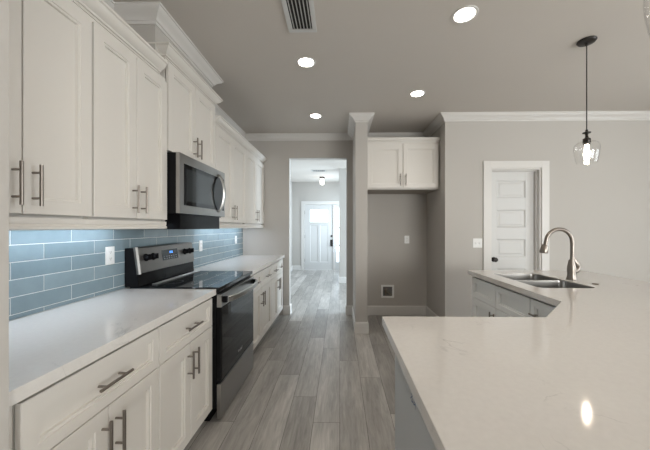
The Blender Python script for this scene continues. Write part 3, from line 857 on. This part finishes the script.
downlight(.815, 3.07, 'recessed downlight in front of the refrigerator nook', DP)
downlight(.826, 1.935, 'recessed downlight at the top edge of the picture, above the island', DP)
downlight(-.29, 1.28, 'recessed downlight over the aisle beside the near counter, above the picture', DP)
downlight(.82, .84, 'recessed downlight over the near leg of the island, above the picture', DP)
downlight(-.29, -.9, 'recessed downlight above the aisle, behind the camera', DP)
downlight(.83, -.9, 'recessed downlight above the seating side of the island, behind the camera', DP)

def vent(x, y, wx, wy, label, n=6):
    r = empty('ceiling_vent', (x, y, H)); tag(r, label, 'vent')
    f = MB(); b = .03
    f.box(-wx/2, wx/2, -wy/2, -wy/2+b, -.010, -.0008); f.box(-wx/2, wx/2, wy/2-b, wy/2, -.010, -.0008)
    f.box(-wx/2, -wx/2+b, -wy/2+b, wy/2-b, -.010, -.0008); f.box(wx/2-b, wx/2, -wy/2+b, wy/2-b, -.010, -.0008)
    f.build('frame', M['ventwhite'], r, bevel=.003)
    MB().box(-wx/2+b, wx/2-b, -wy/2+b, wy/2-b, -.002, -.001).build('duct', M['void'], r)
    s = MB(); iw = wx-2*b
    for k in range(n):
        c = -wx/2+b+iw*(k+.5)/n
        s.add([(c+.000, -wy/2+b, -.010), (c+.005, -wy/2+b, -.011), (c-.001, -wy/2+b, -.003), (c-.004, -wy/2+b, -.0025),
               (c+.000, wy/2-b, -.010), (c+.005, wy/2-b, -.011), (c-.001, wy/2-b, -.003), (c-.004, wy/2-b, -.0025)],
              [(0,1,2,3),(7,6,5,4),(0,4,5,1),(1,5,6,2),(2,6,7,3),(3,7,4,0)])
    s.build('louvers', M['ventwhite'], r)
vent(-.265, 1.90, .20, .36, 'white ceiling vent with dark slots above the aisle', 6)
vent(-.53, 7.2, .36, .18, 'small ceiling vent in the hallway beyond the opening', 6)

def pendant(x, y, label, zb=1.815):
    r = empty('pendant_light', (x, y, H)); tag(r, label, 'pendant light', 'glass pendants over the island')
    MB().lathe([(0, -.0008), (.060, -.0008), (.061, -.006), (.054, -.016), (.040, -.020), (.012, -.024), (.010, -.036), (0, -.036)], 32).build('canopy', M['bronze'], r, smooth=True)
    zt = zb+.165-H
    MB().tube([(0, 0, -.03), (0, 0, zt+.09)], .0035, 8).build('cord', M['bronze'], r, smooth=True)
    MB().lathe([(0, zt+.095), (.008, zt+.09), (.009, zt+.075), (.026, zt+.070), (.026, zt+.064), (.010, zt+.060), (.009, zt+.045), (.012, zt+.030), (.024, zt+.022), (.025, zt-.004), (.020, zt-.022), (0, zt-.022)], 20).build('socket', M['bronze'], r, smooth=True)
    sh = [(.024, .004), (.050, .000), (.078, -.008), (.093, -.020), (.099, -.036), (.100, -.055), (.096, -.090), (.089, -.125), (.080, -.158), (.078, -.163), (.076, -.163), (.078, -.157), (.087, -.125), (.094, -.090), (.098, -.055), (.097, -.037), (.0915, -.0215), (.077, -.010), (.050, -.0025), (.024, .0015)]
    MB().lathe([(a*.79 if a > .03 else a, zt+z) for a, z in sh], 40, close=True).build('glass_shade', M['glass'], r, smooth=True)
    MB().lathe([(.0, zt-.022), (.012, zt-.024), (.012, zt-.04), (.015, zt-.06), (.019, zt-.085), (.019, zt-.105), (.016, zt-.125), (.012, zt-.138), (0, zt-.141)], 20).build('bulb', M['bulb'], r, smooth=True)
pendant(1.862, 2.222, 'clear glass pendant hanging on a dark cord over the sink')
pendant(.897, .765, 'clear glass pendant at the top right edge, only the rim of its shade in view', 1.835)
hp = empty('hall_ceiling_light', (-.50, 8.1, H)); tag(hp, 'small semi-flush ceiling light with a glowing glass shade in the far hallway', 'ceiling light')
MB().lathe([(0, -.0008), (.075, -.0008), (.075, -.03), (.05, -.045), (.02, -.05), (0, -.05)], 20).build('canopy', M['bronze'], hp, smooth=True)
MB().lathe([(.03, -.05), (.045, -.07), (.055, -.12), (.052, -.19), (.03, -.215), (0, -.22)], 20).build('shade', M['hallbulb'], hp, smooth=True)
